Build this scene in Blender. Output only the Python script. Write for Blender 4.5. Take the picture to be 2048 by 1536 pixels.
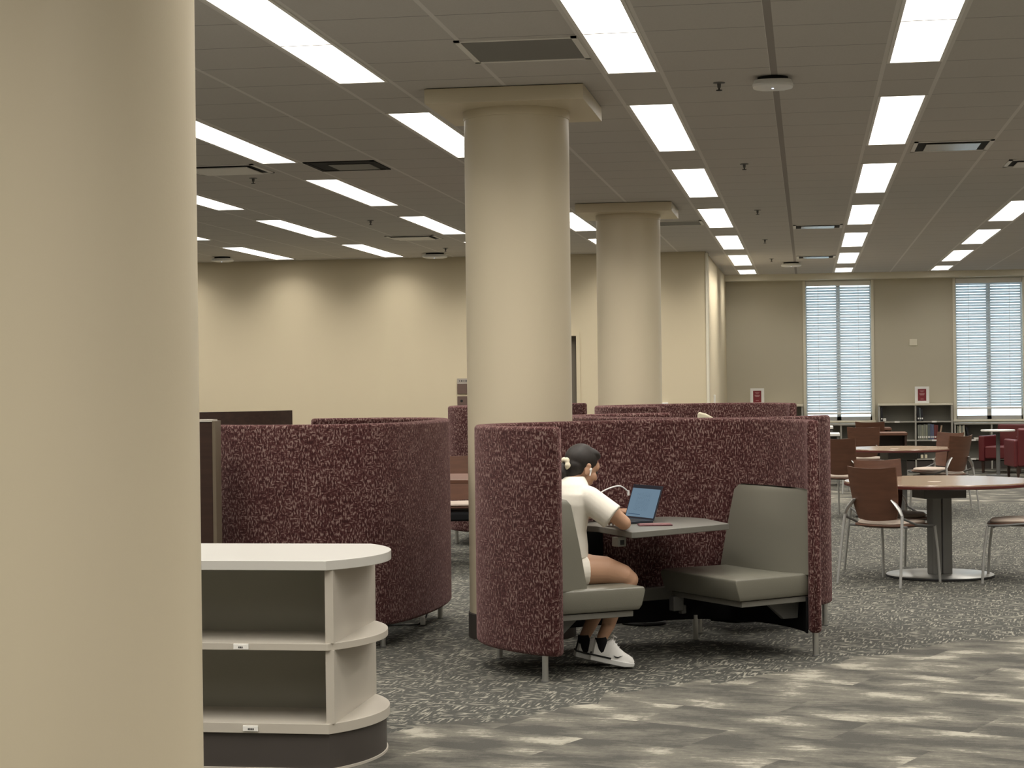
import bpy, bmesh, math, random
from mathutils import Vector, Matrix
random.seed(7)
PI = math.pi
for o in list(bpy.data.objects): bpy.data.objects.remove(o)
SC = bpy.context.scene
COL = SC.collection

# ------------------------------------------------------------------ camera
FPX = 3750.0
psi = math.atan(591 / FPX); roll = .012; pit = -8 / FPX
F = Vector((-math.sin(psi) * math.cos(pit), math.cos(psi) * math.cos(pit), math.sin(pit)))
R0 = Vector((math.cos(psi), math.sin(psi), 0)); U0 = R0.cross(F)
Rv = R0 * math.cos(roll) - U0 * math.sin(roll)
Uv = U0 * math.cos(roll) + R0 * math.sin(roll)
cd = bpy.data.cameras.new('camera'); cam = bpy.data.objects.new('camera', cd); COL.objects.link(cam)
cd.sensor_width = 36; cd.lens = FPX / 2048 * 36; cd.clip_end = 200; cd.clip_start = .05
m = Matrix.Identity(4)
for i in range(3):
    m[i][0] = Rv[i]; m[i][1] = Uv[i]; m[i][2] = -F[i]
m[0][3] = 0; m[1][3] = 0; m[2][3] = 1.54
cam.matrix_world = m
SC.camera = cam
# ------------------------------------------------------------------ world, exposure
w = bpy.data.worlds.new('sky'); SC.world = w; w.use_nodes = True
bg = w.node_tree.nodes['Background']; bg.inputs[0].default_value = (.74, .88, 1.0, 1); bg.inputs[1].default_value = 1.9
vs = SC.view_settings
vs.view_transform = 'Standard'; vs.look = 'None'; vs.gamma = 1; vs.use_curve_mapping = False
vs.exposure = 0.95
LAMP = 1.9            # glow of the ceiling light lenses
LAMPW = 15.0          # watts each tube pair throws downwards
LAMPCOL = (1.0, .945, .86)

# ------------------------------------------------------------------ materials
MATS = {}
def nodes(name):
    m = bpy.data.materials.new(name); m.use_nodes = True
    nt = m.node_tree; b = nt.nodes['Principled BSDF']
    return m, nt, b
def mat(name, col, rough=.5, metal=0, bump=0, bscale=200, var=0, spec=.5):
    if name in MATS: return MATS[name]
    m, nt, b = nodes(name)
    b.inputs['Base Color'].default_value = (*col, 1)
    b.inputs['Roughness'].default_value = rough; b.inputs['Metallic'].default_value = metal
    b.inputs['Specular IOR Level'].default_value = spec
    if bump or var:
        tc = nt.nodes.new('ShaderNodeTexCoord'); nz = nt.nodes.new('ShaderNodeTexNoise')
        nz.inputs['Scale'].default_value = bscale; nz.inputs['Detail'].default_value = 3
        nt.links.new(tc.outputs['Object'], nz.inputs['Vector'])
        if bump:
            bp = nt.nodes.new('ShaderNodeBump'); bp.inputs['Strength'].default_value = bump; bp.inputs['Distance'].default_value = .002
            nt.links.new(nz.outputs['Fac'], bp.inputs['Height']); nt.links.new(bp.outputs['Normal'], b.inputs['Normal'])
        if var:
            mx = nt.nodes.new('ShaderNodeMix'); mx.data_type = 'RGBA'
            mx.inputs['A'].default_value = (*[c * (1 - var) for c in col], 1); mx.inputs['B'].default_value = (*[min(1, c * (1 + var)) for c in col], 1)
            nt.links.new(nz.outputs['Fac'], mx.inputs['Factor']); nt.links.new(mx.outputs['Result'], b.inputs['Base Color'])
    MATS[name] = m
    return m
class NT:
    """small helper to wire math nodes"""
    def __init__(s, nt): s.nt = nt
    def n(s, t, **k):
        x = s.nt.nodes.new(t)
        for a, v in k.items(): setattr(x, a, v)
        return x
    def link(s, a, b): s.nt.links.new(a, b)
    def setin(s, sock, v):
        if hasattr(v, 'default_value') or hasattr(v, 'is_output'): s.link(v, sock)
        else: sock.default_value = v
    def math(s, op, a, b=None, c=None):
        x = s.n('ShaderNodeMath', operation=op)
        s.setin(x.inputs[0], a)
        if b is not None: s.setin(x.inputs[1], b)
        if c is not None: s.setin(x.inputs[2], c)
        return x.outputs[0]
    def mapping(s, vec, scale=(1, 1, 1), rot=(0, 0, 0), loc=(0, 0, 0)):
        x = s.n('ShaderNodeMapping'); s.link(vec, x.inputs['Vector'])
        x.inputs['Scale'].default_value = scale; x.inputs['Rotation'].default_value = rot; x.inputs['Location'].default_value = loc
        return x.outputs[0]
    def noise(s, vec, scale=1, detail=2, rough=.5):
        x = s.n('ShaderNodeTexNoise'); s.link(vec, x.inputs['Vector'])
        x.inputs['Scale'].default_value = scale; x.inputs['Detail'].default_value = detail; x.inputs['Roughness'].default_value = rough
        return x.outputs['Fac']
    def ramp(s, v, lo, hi):
        x = s.n('ShaderNodeMapRange'); s.link(v, x.inputs['Value'])
        x.inputs['From Min'].default_value = lo; x.inputs['From Max'].default_value = hi
        return x.outputs['Result']
    def mix(s, f, a, b):
        x = s.n('ShaderNodeMix', data_type='RGBA'); s.setin(x.inputs['Factor'], f)
        for k, v in (('A', a), ('B', b)):
            if isinstance(v, tuple): x.inputs[k].default_value = (*v, 1)
            else: s.link(v, x.inputs[k])
        return x.outputs['Result']

def tweed():
    m, nt, b = nodes('maroon_tweed'); h = NT(nt)
    uv = h.n('ShaderNodeTexCoord').outputs['UV']
    wob = h.noise(uv, 60, 1)
    v1 = h.noise(h.mapping(uv, (118, 44, 1)), 1, 2)
    v2 = h.noise(h.mapping(uv, (48, 118, 1), loc=(7, 3, 0)), 1, 2)
    big = h.noise(uv, 9, 2)
    sel = h.ramp(h.noise(uv, 22, 1), .52, .60)
    st = h.math('ADD', h.math('MULTIPLY', v1, h.math('SUBTRACT', 1.0, h.math('MULTIPLY', sel, .8))), h.math('MULTIPLY', v2, h.math('MULTIPLY', sel, .8)))
    st = h.math('ADD', st, h.math('MULTIPLY', h.math('SUBTRACT', big, .5), .16))
    c = h.mix(h.ramp(st, .40, .50), (.030, .0095, .009), (.068, .024, .023))
    c = h.mix(h.ramp(st, .52, .63), c, (.225, .155, .138))
    h.link(c, b.inputs['Base Color']); b.inputs['Roughness'].default_value = .95
    b.inputs['Specular IOR Level'].default_value = .15
    b.inputs['Sheen Weight'].default_value = .16; b.inputs['Sheen Roughness'].default_value = .5
    b.inputs['Sheen Tint'].default_value = (1, .62, .62, 1)
    bp = h.n('ShaderNodeBump'); bp.inputs['Strength'].default_value = .5; bp.inputs['Distance'].default_value = .003
    h.link(st, bp.inputs['Height']); h.link(bp.outputs[0], b.inputs['Normal'])
    return m
def carpet():
    m, nt, b = nodes('carpet'); h = NT(nt)
    pos = h.n('ShaderNodeTexCoord').outputs['Object']
    sep = h.n('ShaderNodeSeparateXYZ'); h.link(pos, sep.inputs[0]); X, Y = sep.outputs[0], sep.outputs[1]
    # --- study-area carpet: short light dashes in two directions on charcoal
    mx_ = h.mapping(pos, (1, 1, 1), (0, 0, .15))
    a = h.noise(h.mapping(mx_, (15, 42, 1)), 1, 2)
    c_ = h.noise(h.mapping(mx_, (75, 10, 1), loc=(3, 8, 0)), 1, 2)
    sel = h.ramp(h.noise(pos, 7, 2), .45, .55)
    st = h.math('ADD', h.math('MULTIPLY', a, sel), h.math('MULTIPLY', c_, h.math('SUBTRACT', 1.0, sel)))
    big = h.noise(pos, 1.6, 3)
    st2 = h.math('ADD', st, h.math('MULTIPLY', h.math('SUBTRACT', big, .5), .12))
    fine = h.noise(pos, 160, 2)
    base = h.mix(fine, (.024, .025, .022), (.072, .071, .062))
    colA = h.mix(h.ramp(st2, .52, .62), base, (.24, .23, .19))
    # --- walkway carpet: planks with streaked pale patches
    pm = h.mapping(pos, (1, 1, 1), (0, 0, .42))
    br = h.n('ShaderNodeTexBrick'); h.link(pm, br.inputs['Vector'])
    br.inputs['Scale'].default_value = 1.0; br.inputs['Brick Width'].default_value = .92; br.inputs['Row Height'].default_value = .46
    br.inputs['Mortar Size'].default_value = 0; br.inputs['Color1'].default_value = (0, 0, 0, 1); br.inputs['Color2'].default_value = (1, 1, 1, 1)
    off = h.n('ShaderNodeVectorMath', operation='SCALE'); h.link(br.outputs['Color'], off.inputs[0]); off.inputs['Scale'].default_value = 17
    ad = h.n('ShaderNodeVectorMath', operation='ADD'); h.link(pm, ad.inputs[0]); h.link(off.outputs[0], ad.inputs[1])
    lens = h.noise(h.mapping(ad.outputs[0], (3.0, 4.4, 1), (0, 0, -.42)), 1, 1, .4)
    streak = h.noise(h.mapping(h.mapping(ad.outputs[0], (1, 1, 1), (0, 0, -.36)), (7, 30, 1)), 1, 4, .7)
    mid = h.noise(h.mapping(pos, (30, 28, 1)), 1, 4, .75)
    s = h.math('ADD', h.math('MULTIPLY', lens, .54), h.math('MULTIPLY', streak, .28))
    s = h.math('ADD', s, h.math('MULTIPLY', mid, .18))
    baseB = h.mix(fine, (.034, .033, .029), (.080, .077, .066))
    colB = h.mix(h.ramp(s, .42, .54), baseB, (.125, .118, .098))
    colB = h.mix(h.ramp(s, .55, .62), colB, (.30, .285, .235))
    # --- border between them runs diagonally, stepped by plank
    e = h.math('SUBTRACT', h.math('MULTIPLY', X, 1.15), Y)
    e = h.math('ADD', e, 10.1)
    jag = h.n('ShaderNodeMath', operation='SNAP'); h.link(X, jag.inputs[0]); jag.inputs[1].default_value = .5
    e = h.math('ADD', e, h.math('MULTIPLY', h.math('SINE', h.math('MULTIPLY', jag.outputs[0], 5.0)), .12))
    e = h.math('ADD', e, h.math('MULTIPLY', h.math('SUBTRACT', h.noise(pos, 3, 3), .5), .5))
    # the far end of the aisle by the window wall has the same streaked carpet
    f2 = h.math('GREATER_THAN', Y, 23.0)
    f = h.math('MAXIMUM', h.ramp(e, -.01, .01), f2)
    h.link(h.mix(f, colA, colB), b.inputs['Base Color'])
    b.inputs['Roughness'].default_value = .9; b.inputs['Specular IOR Level'].default_value = .25
    bp = h.n('ShaderNodeBump'); bp.inputs['Strength'].default_value = .4; bp.inputs['Distance'].default_value = .004
    h.link(fine, bp.inputs['Height']); h.link(bp.outputs[0], b.inputs['Normal'])
    return m
PITCH, X0 = 1.533, .432
def ceiling_mat():
    m, nt, b = nodes('ceiling_tile'); h = NT(nt)
    pos = h.n('ShaderNodeTexCoord').outputs['Object']
    sep = h.n('ShaderNodeSeparateXYZ'); h.link(pos, sep.inputs[0]); X, Y = sep.outputs[0], sep.outputs[1]
    t = h.math('FLOORED_MODULO', h.math('SUBTRACT', X, X0), PITCH)
    def near(v, at, wd): return h.math('LESS_THAN', h.math('ABSOLUTE', h.math('SUBTRACT', v, at)), wd)
    ln = h.math('MAXIMUM', near(t, 0.0, .012), near(t, .32, .012))
    ln = h.math('MAXIMUM', ln, near(t, .9265, .012)); ln = h.math('MAXIMUM', ln, near(t, PITCH, .012))
    ty = h.math('FLOORED_MODULO', h.math('SUBTRACT', Y, .03), .61)
    cr = h.math('MAXIMUM', near(ty, 0, .006), near(ty, .61, .006))
    nz = h.noise(pos, 90, 3); mott = h.noise(h.mapping(pos, (1.2, .9, 1)), 1, 2)
    c = h.mix(nz, (.50, .475, .445), (.57, .545, .51))
    c = h.mix(h.math('MULTIPLY', mott, .25), c, (.44, .42, .395))
    c = h.mix(cr, c, (.28, .27, .255))
    c = h.mix(ln, c, (.66, .635, .60))
    c = h.mix(near(X, -.165, .019), c, (.30, .275, .255))
    h.link(c, b.inputs['Base Color']); b.inputs['Roughness'].default_value = .9
    bp = h.n('ShaderNodeBump'); bp.inputs['Strength'].default_value = .3; bp.inputs['Distance'].default_value = .003
    h.link(nz, bp.inputs['Height']); h.link(bp.outputs[0], b.inputs['Normal'])
    return m
def wood(name, c1, c2, rough=.35, sc=(2, 30, 30), coat=0):
    m, nt, b = nodes(name); h = NT(nt)
    pos = h.n('ShaderNodeTexCoord').outputs['Object']
    f = h.noise(h.mapping(pos, sc), 1, 4)
    h.link(h.mix(h.ramp(f, .3, .7), c1, c2), b.inputs['Base Color'])
    b.inputs['Roughness'].default_value = rough; b.inputs['Coat Weight'].default_value = coat
    MATS[name] = m; return m
def screen_mat():
    m, nt, b = nodes('lit_screen'); h = NT(nt)
    uv = h.n('ShaderNodeTexCoord').outputs['UV']
    sep = h.n('ShaderNodeSeparateXYZ'); h.link(uv, sep.inputs[0]); X, Y = sep.outputs[0], sep.outputs[1]
    def rng(v, a, b_): return h.math('MULTIPLY', h.math('GREATER_THAN', v, a), h.math('LESS_THAN', v, b_))
    rows = h.math('LESS_THAN', h.math('FLOORED_MODULO', Y, .045), .016)
    ragged = h.math('GREATER_THAN', h.noise(h.mapping(uv, (34, 22, 1)), 1, 2), .50)
    txt = h.math('MULTIPLY', h.math('MULTIPLY', rows, ragged), h.math('MULTIPLY', rng(X, .22, .72), rng(Y, .22, .86)))
    c = h.mix(h.math('MULTIPLY', txt, .5), (.078, .115, .150), (.04, .06, .085))
    c = h.mix(h.math('MULTIPLY', rng(X, .08, .50), rng(Y, .075, .10)), c, (.03, .05, .08))
    em = h.n('ShaderNodeEmission'); h.link(c, em.inputs[0]); em.inputs[1].default_value = .95
    h.link(em.outputs[0], nt.nodes['Material Output'].inputs[0])
    return m
def glass_mat():
    m = bpy.data.materials.new('window_glass'); m.use_nodes = True; nt = m.node_tree; nt.nodes.clear(); h = NT(nt)
    o = h.n('ShaderNodeOutputMaterial'); t = h.n('ShaderNodeBsdfTransparent'); g = h.n('ShaderNodeBsdfGlossy')
    t.inputs[0].default_value = (.93, .96, .96, 1); g.inputs['Roughness'].default_value = .02
    fr = h.n('ShaderNodeFresnel'); mx = h.n('ShaderNodeMixShader')
    h.link(fr.outputs[0], mx.inputs[0]); h.link(t.outputs[0], mx.inputs[1]); h.link(g.outputs[0], mx.inputs[2]); h.link(mx.outputs[0], o.inputs[0])
    return m
def emit(name, col, s):
    m, nt, b = nodes(name)
    b.inputs['Base Color'].default_value = (.9, .9, .9, 1)
    b.inputs['Emission Color'].default_value = (*col, 1); b.inputs['Emission Strength'].default_value = s
    return m
M = dict(
    tweed=tweed(), carpet=carpet(), ceil=ceiling_mat(), screen=screen_mat(), glass=glass_mat(),
    lamp=emit('light_lens', LAMPCOL, LAMP),
    farwall=mat('window_wall_paint', (.49, .455, .36), .8, bump=.15, bscale=300, spec=.3),  # wall paint made greyer and darker, the far wall's dimmer shading put into colour
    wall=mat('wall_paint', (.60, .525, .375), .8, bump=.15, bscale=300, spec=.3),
    column=mat('column_paint', (.64, .565, .415), .42, bump=.08, bscale=120, spec=.4),
    trim=mat('cream_trim', (.70, .66, .54), .5),
    white=mat('white_enamel', (.78, .77, .73), .4),
    frame=mat('white_frame', (.74, .72, .68), .5),
    vinyl=mat('grey_vinyl', (.150, .145, .117), .33, bump=.25, bscale=350, spec=.5),
    greylam=mat('grey_laminate', (.150, .146, .128), .42, var=.06, bscale=60),
    greydark=mat('grey_metal_dark', (.12, .12, .115), .5),
    black=mat('black_cloth', (.012, .012, .013), .9, spec=.1),
    steel=mat('brushed_steel', (.55, .55, .53), .32, metal=.9),
    postgrey=mat('post_grey', (.22, .22, .215), .4, metal=.3),
    silver=mat('silver_paint', (.50, .50, .49), .38, metal=.55),
    walnut=wood('brown_wood', (.090, .037, .020), (.125, .053, .029), .5),
    dkwood=wood('dark_wood', (.028, .014, .010), (.045, .022, .015), .4),
    tabletop=wood('table_laminate', (.25, .175, .12), (.30, .215, .15), .2),
    edge=mat('maroon_edge', (.10, .022, .018), .4),
    pad=mat('beige_cushion', (.42, .35, .29), .8, bump=.3, bscale=200),
    red=mat('red_leather', (.105, .013, .016), .45, bump=.2, bscale=150),
    shelfwhite=mat('white_laminate', (.565, .555, .52), .28),
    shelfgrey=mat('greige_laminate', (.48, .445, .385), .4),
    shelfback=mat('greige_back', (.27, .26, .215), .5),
    plinth=mat('charcoal_plinth', (.055, .047, .042), .5),
    caseframe=mat('grey_bookcase', (.40, .39, .35), .45),
    caseback=mat('bookcase_back', (.20, .195, .17), .55),
    skin=mat('skin', (.46, .27, .175), .5, bump=.1, bscale=300, spec=.4),
    shirt=mat('white_cotton', (.74, .705, .63), .85, bump=.5, bscale=40, spec=.2),
    hair=wood('dark_hair', (.007, .005, .004), (.018, .011, .008), .6, (20, 90, 30)),
    cream=mat('cream_cloth', (.72, .66, .50), .8, bump=.4, bscale=90),
    shoe=mat('white_knit', (.80, .79, .76), .7, bump=.4, bscale=500),
    rubber=mat('black_rubber', (.01, .01, .01), .6),
    laptop=mat('laptop_shell', (.035, .04, .055), .35, metal=.4),
    phone=mat('maroon_case', (.09, .015, .022), .4),
    plastic=mat('white_plastic', (.80, .80, .78), .35),
    vent=mat('grey_perforated', (.19, .185, .175), .7, var=.3, bscale=400),
    dark=mat('dark_void', (.012, .012, .012), .9),
    mirror=mat('bare_aluminium', (.55, .55, .53), .25, metal=.9),
    poster=mat('maroon_print', (.20, .022, .032), .5),
    print_pale=mat('pale_print', (.55, .33, .33), .6),
    blind=mat('blind_slat', (.72, .74, .74), .6),
    tag=mat('label_card', (.82, .81, .77), .5),
    ink=mat('ink', (.05, .05, .05), .6),
    signtop=mat('sign_grey', (.36, .32, .28), .5), signlow=mat('sign_brown', (.13, .085, .07), .45),
)
nt = M['blind'].node_tree; h_ = NT(nt); tr = h_.n('ShaderNodeBsdfTranslucent'); tr.inputs[0].default_value = (.80, .84, .86, 1)
mx = h_.n('ShaderNodeMixShader'); mx.inputs[0].default_value = .5
h_.link(nt.nodes['Principled BSDF'].outputs[0], mx.inputs[1]); h_.link(tr.outputs[0], mx.inputs[2]); h_.link(mx.outputs[0], nt.nodes['Material Output'].inputs[0])

# ------------------------------------------------------------------ mesh helpers
class MB:
    def __init__(s): s.bm = bmesh.new()
    def box(s, c, d, rz=0, rot=None, taper=None):
        g = bmesh.ops.create_cube(s.bm, size=1)
        for v in g['verts']:
            v.co = Vector((v.co.x * d[0], v.co.y * d[1], v.co.z * d[2]))
            if taper and v.co.z < 0: v.co.x *= taper; v.co.y *= taper
        M_ = Matrix.Translation(Vector(c)) @ (rot.to_4x4() if rot else Matrix.Rotation(rz, 4, 'Z'))
        bmesh.ops.transform(s.bm, matrix=M_, verts=g['verts']); return s
    def span(s, a, b):
        return s.box([(a[i] + b[i]) / 2 for i in range(3)], [abs(b[i] - a[i]) for i in range(3)])
    def loft(s, rings, cap=True, closed=True):
        vs = [[s.bm.verts.new(p) for p in r] for r in rings]
        n = len(rings[0])
        for a, b in zip(vs, vs[1:]):
            for i in range(n if closed else n - 1):
                j = (i + 1) % n
                try: s.bm.faces.new((a[i], a[j], b[j], b[i]))
                except ValueError: pass
        if cap:
            s.bm.faces.new(list(reversed(vs[0]))); s.bm.faces.new(vs[-1])
        return s
    def prism(s, pts, z0, z1):
        return s.loft([[Vector((x, y, z0)) for x, y in pts], [Vector((x, y, z1)) for x, y in pts]])
    def tube(s, path, r, n=10, flat=1.0):
        path = [Vector(p) for p in path]; rings = []
        up = Vector((0, 0, 1))
        rr = r if isinstance(r, (list, tuple)) else [r] * len(path)
        for i, p in enumerate(path):
            d = (path[min(i + 1, len(path) - 1)] - path[max(i - 1, 0)]).normalized()
            a = d.cross(up)
            if a.length < .05: a = d.cross(Vector((0, 1, 0)))
            a.normalize(); b = a.cross(d).normalized()
            rings.append([p + a * math.cos(t) * rr[i] + b * math.sin(t) * rr[i] * flat for t in [2 * PI * k / n for k in range(n)]])
        return s.loft(rings)
    def lathe(s, prof, n=32, c=(0, 0, 0)):
        return s.loft([[Vector((c[0] + r * math.cos(2 * PI * k / n), c[1] + r * math.sin(2 * PI * k / n), c[2] + z)) for k in range(n)] for r, z in prof])
    def ell(s, c, r, rot=None, seg=20):
        g = bmesh.ops.create_uvsphere(s.bm, u_segments=seg, v_segments=seg // 2 + 2, radius=1)
        M_ = Matrix.Translation(Vector(c)) @ (rot.to_4x4() if rot else Matrix.Identity(4)) @ Matrix.Diagonal((*r, 1))
        bmesh.ops.transform(s.bm, matrix=M_, verts=g['verts']); return s
    def cap(s, p0, r0, p1, r1, n=26, flat=False):
        p0, p1 = Vector(p0), Vector(p1); d = (p1 - p0); L = d.length; d.normalize()
        a = d.cross(Vector((0, 0, 1)));
        if a.length < .05: a = d.cross(Vector((0, 1, 0)))
        a.normalize(); b = a.cross(d); rings = []
        def ring(c, r): return [c + a * math.cos(t) * r + b * math.sin(t) * r for t in [2 * PI * k / n for k in range(n)]]
        if not flat:
            for k in range(1, 5):
                t = k / 5 * PI / 2; rings.append(ring(p0 - d * r0 * math.cos(t), r0 * math.sin(t)))
        rings.append(ring(p0, r0)); rings.append(ring(p1, r1))
        if not flat:
            for k in range(4, 0, -1):
                t = k / 5 * PI / 2; rings.append(ring(p1 + d * r1 * math.cos(t), r1 * math.sin(t)))
        return s.loft(rings)
    def build(s, name, mt, parent=None, bevel=0, smooth=True, loc=None, rz=0, seg=2):
        bmesh.ops.recalc_face_normals(s.bm, faces=s.bm.faces)
        me = bpy.data.meshes.new(name); s.bm.to_mesh(me); s.bm.free()
        me.materials.append(M[mt] if isinstance(mt, str) else mt)
        o = bpy.data.objects.new(name, me); COL.objects.link(o)
        if smooth:
            for p in me.polygons: p.use_smooth = True
            try: me.set_sharp_from_angle(angle=math.radians(38))
            except Exception: pass
        if bevel:
            b = o.modifiers.new('bevel', 'BEVEL'); b.width = bevel; b.segments = seg; b.limit_method = 'ANGLE'; b.angle_limit = math.radians(40)
            b.harden_normals = True
        if parent: o.parent = parent
        if loc: o.location = loc
        if rz: o.rotation_euler.z = rz
        return o
def tag(o, label, cat, group=None, kind=None):
    if label: o['label'] = label
    if cat: o['category'] = cat
    if group: o['group'] = group
    if kind: o['kind'] = kind
    return o
def empty(name, loc, rz, label, cat, group=None):
    o = bpy.data.objects.new(name, None); COL.objects.link(o)
    o.location = loc; o.rotation_euler = (0, 0, rz); o.empty_display_size = .1
    return tag(o, label, cat, group)
def kids(o): return [c for c in bpy.data.objects if c.parent == o]
def copy_tree(o, parent=None):
    c = o.copy(); COL.objects.link(c)
    if parent: c.parent = parent
    for ch in kids(o): copy_tree(ch, c)
    return c
def place(o, loc, rz, label, group=None):
    o.location = loc; o.rotation_euler = (0, 0, rz); o['label'] = label
    if group: o['group'] = group
    return o
def struct(mb, name, mt, **k):
    o = mb.build(name, mt, **k); o['kind'] = 'structure'; return o
def blob(mb, name, mt, parent, voxel=.004, it=8):
    """fuse overlapping forms into one continuous smooth surface"""
    o = mb.build('tmp', mt, smooth=False)
    r = o.modifiers.new('r', 'REMESH'); r.mode = 'VOXEL'; r.voxel_size = voxel; r.use_smooth_shade = True
    s = o.modifiers.new('s', 'SMOOTH'); s.iterations = it; s.factor = .5
    dg = bpy.context.evaluated_depsgraph_get(); dg.update()
    me = bpy.data.meshes.new_from_object(o.evaluated_get(dg)); me.name = name
    bpy.data.objects.remove(o)
    me.materials.clear(); me.materials.append(M[mt])
    for p in me.polygons: p.use_smooth = True
    n = bpy.data.objects.new(name, me); COL.objects.link(n)
    if parent: n.parent = parent
    return n
def superell(cx, cy, a, b, e=3.0, n=32):
    out = []
    for k in range(n):
        t = 2 * PI * k / n; c, s_ = math.cos(t), math.sin(t)
        out.append((cx + a * abs(c) ** (2 / e) * (1 if c > 0 else -1), cy + b * abs(s_) ** (2 / e) * (1 if s_ > 0 else -1)))
    return out

# ------------------------------------------------------------------ room
HC = 3.24; XL, XR, YB = -14.0, 9.6, -5.0; YW = 25.32; YF = 31.7; XS = -1.34
struct(MB().span((XL, YB, -.12), (XR, YF + .3, 0)), 'floor', 'carpet', smooth=False)
struct(MB().span((XL, YB, HC), (XR, YF + .3, HC + .15)), 'ceiling', 'ceil', smooth=False)
struct(MB().span((XL - .2, YB, 0), (XL, YW, HC)), 'wall_left', 'wall', smooth=False)
struct(MB().span((XR, YB, 0), (XR + .2, YF + .3, HC)), 'wall_right', 'wall', smooth=False)
struct(MB().span((XL, YB - .2, 0), (XR, YB, HC)), 'wall_front', 'wall', smooth=False)
# long tan wall on the left, with a door opening hidden for the most part by the column
DX0, DX1, DZ = -4.02, -3.10, 2.13
b = MB().span((XL, YW, 0), (DX0, YW + .2, HC)).span((DX1, YW, 0), (XS, YW + .2, HC)).span((DX0, YW, DZ), (DX1, YW + .2, HC))
struct(b, 'wall_back', 'wall', smooth=False)
d = struct(MB().span((DX0, YW + .12, 0), (DX1, YW + .16, DZ)), 'door_1', mat('door_paint', (.16, .14, .11), .5), smooth=False)
MB().span((DX1, YW - .012, 0), (DX1 + .05, YW, DZ + .05)).span((DX0 - .05, YW - .012, 0), (DX0, YW, DZ + .05)).span((DX0, YW - .012, DZ), (DX1, YW, DZ + .05)).build('door_frame', 'wall', d, smooth=False)
struct(MB().span((XS - .15, YW + .2, 0), (XS, YF, HC)), 'wall_side', 'wall', smooth=False)
struct(MB().span((XS - .001, YW - .02, 0), (XS + .035, YW + .11, HC - .02)), 'trim_1', 'trim', bevel=.006)
struct(MB().span((XL, YW - .012, 0), (DX0 - .05, YW, .10)), 'baseboard_back', 'plinth', smooth=False)
# window wall
WINS = [(-.05, 1.085), (2.395, 3.525), (4.84, 5.97), (7.28, 8.41)]; WZ0, WZ1 = .80, 3.13
b = MB(); x = XS
for a, c in WINS:
    b.span((x, YF, 0), (a, YF + .25, HC)); b.span((a, YF, 0), (c, YF + .25, WZ0)); b.span((a, YF, WZ1), (c, YF + .25, HC)); x = c
b.span((x, YF, 0), (XR, YF + .25, HC))
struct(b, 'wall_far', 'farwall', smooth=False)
struct(MB().span((XS, YF - .32, 3.14), (XR, YF, HC)), 'trim_2', 'trim', smooth=False)
struct(MB().span((XS, YF - .012, 0), (XR, YF, .10)), 'baseboard_far', 'plinth', smooth=False)
for i, (a, c) in enumerate(WINS):
    cx = (a + c) / 2
    wn = struct(MB().span((a, YF + .10, WZ0), (a + .05, YF + .16, WZ1)).span((c - .05, YF + .10, WZ0), (c, YF + .16, WZ1))
                .span((a, YF + .10, WZ0), (c, YF + .16, WZ0 + .06)).span((a, YF + .10, WZ1 - .06), (c, YF + .16, WZ1))
                .span((cx - .035, YF + .10, WZ0), (cx + .035, YF + .16, WZ1)), 'window_%d' % (i + 1), 'frame', smooth=False)
    MB().span((a + .05, YF + .125, WZ0 + .06), (c - .05, YF + .131, WZ1 - .06)).build('pane', 'glass', wn, smooth=False)
    MB().span((a - .03, YF - .06, WZ0 - .035), (c + .03, YF + .10, WZ0)).build('sill', 'trim', wn, bevel=.004)
    MB().span((a - .015, YF - .022, WZ0), (a + .03, YF + .1, WZ1)).span((c - .03, YF - .022, WZ0), (c + .015, YF + .1, WZ1)).build('casing', 'trim', wn, smooth=False)
    # venetian blind hanging in the opening
    bt = [.93, 1.0, .95, .95][i]
    names = ['white venetian blind over the narrow window left of the two-bay bookcase', 'white venetian blind over the window at the right edge of the picture']
    bl_ = empty('venetian_blind', (cx, YF + .03, WZ0), 0, names[i] if i < 2 else 'white venetian blind out of view beyond the right edge', 'blind', 'venetian blinds')
    hw = (c - a) / 2 - .036
    MB().span((-hw, -.03, WZ1 - WZ0 - .085), (hw, .03, WZ1 - WZ0 - .005)).build('headrail', 'frame', bl_, bevel=.004)
    MB().span((-hw, -.026, bt - WZ0 - .03), (hw, .026, bt - WZ0)).build('bottom_rail', 'frame', bl_, bevel=.004)
    s = MB(); z = bt - WZ0 + .03
    while z < WZ1 - WZ0 - .09:
        s.box((0, 0, z), (hw * 2, .0475, .0020), rot=Matrix.Rotation(math.radians(49), 3, 'X')); z += .0445
    s.build('slats', 'blind', bl_, smooth=False)
    t = MB()
    for fx in (-.62, .0, .62): t.span((fx * hw - .003, -.028, bt - WZ0), (fx * hw + .003, -.0265, WZ1 - WZ0 - .08))
    t.build('ladder_cord', 'frame', bl_, smooth=False)

# ------------------------------------------------------------------ columns
def column(x, y, label):
    c = empty('round_column', (x, y, 0), 0, label, 'column')
    MB().lathe([(.316, 0), (.316, 3.10), (.316, 3.15)], 64).build('shaft', 'column', c)
    MB().lathe([(.300, 3.095), (.321, 3.10), (.321, 3.150), (.30, 3.152)], 64).build('collar', 'column', c)
    MB().span((-.465, -.49, 3.149), (.465, .49, HC - .004)).build('capital', 'column', c, bevel=.003)
    MB().lathe([(.324, 0), (.324, .145), (.318, .15), (.30, .15)], 64).build('base_ring', 'plinth', c)
column(-1.716, 4.15, 'huge tan round column filling the left edge of the picture')
column(-1.716, 11.18, 'tan round column with square cap standing behind the maroon booth')
column(-1.735, 18.5, 'farther tan round column with square cap, right of the larger one')

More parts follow.
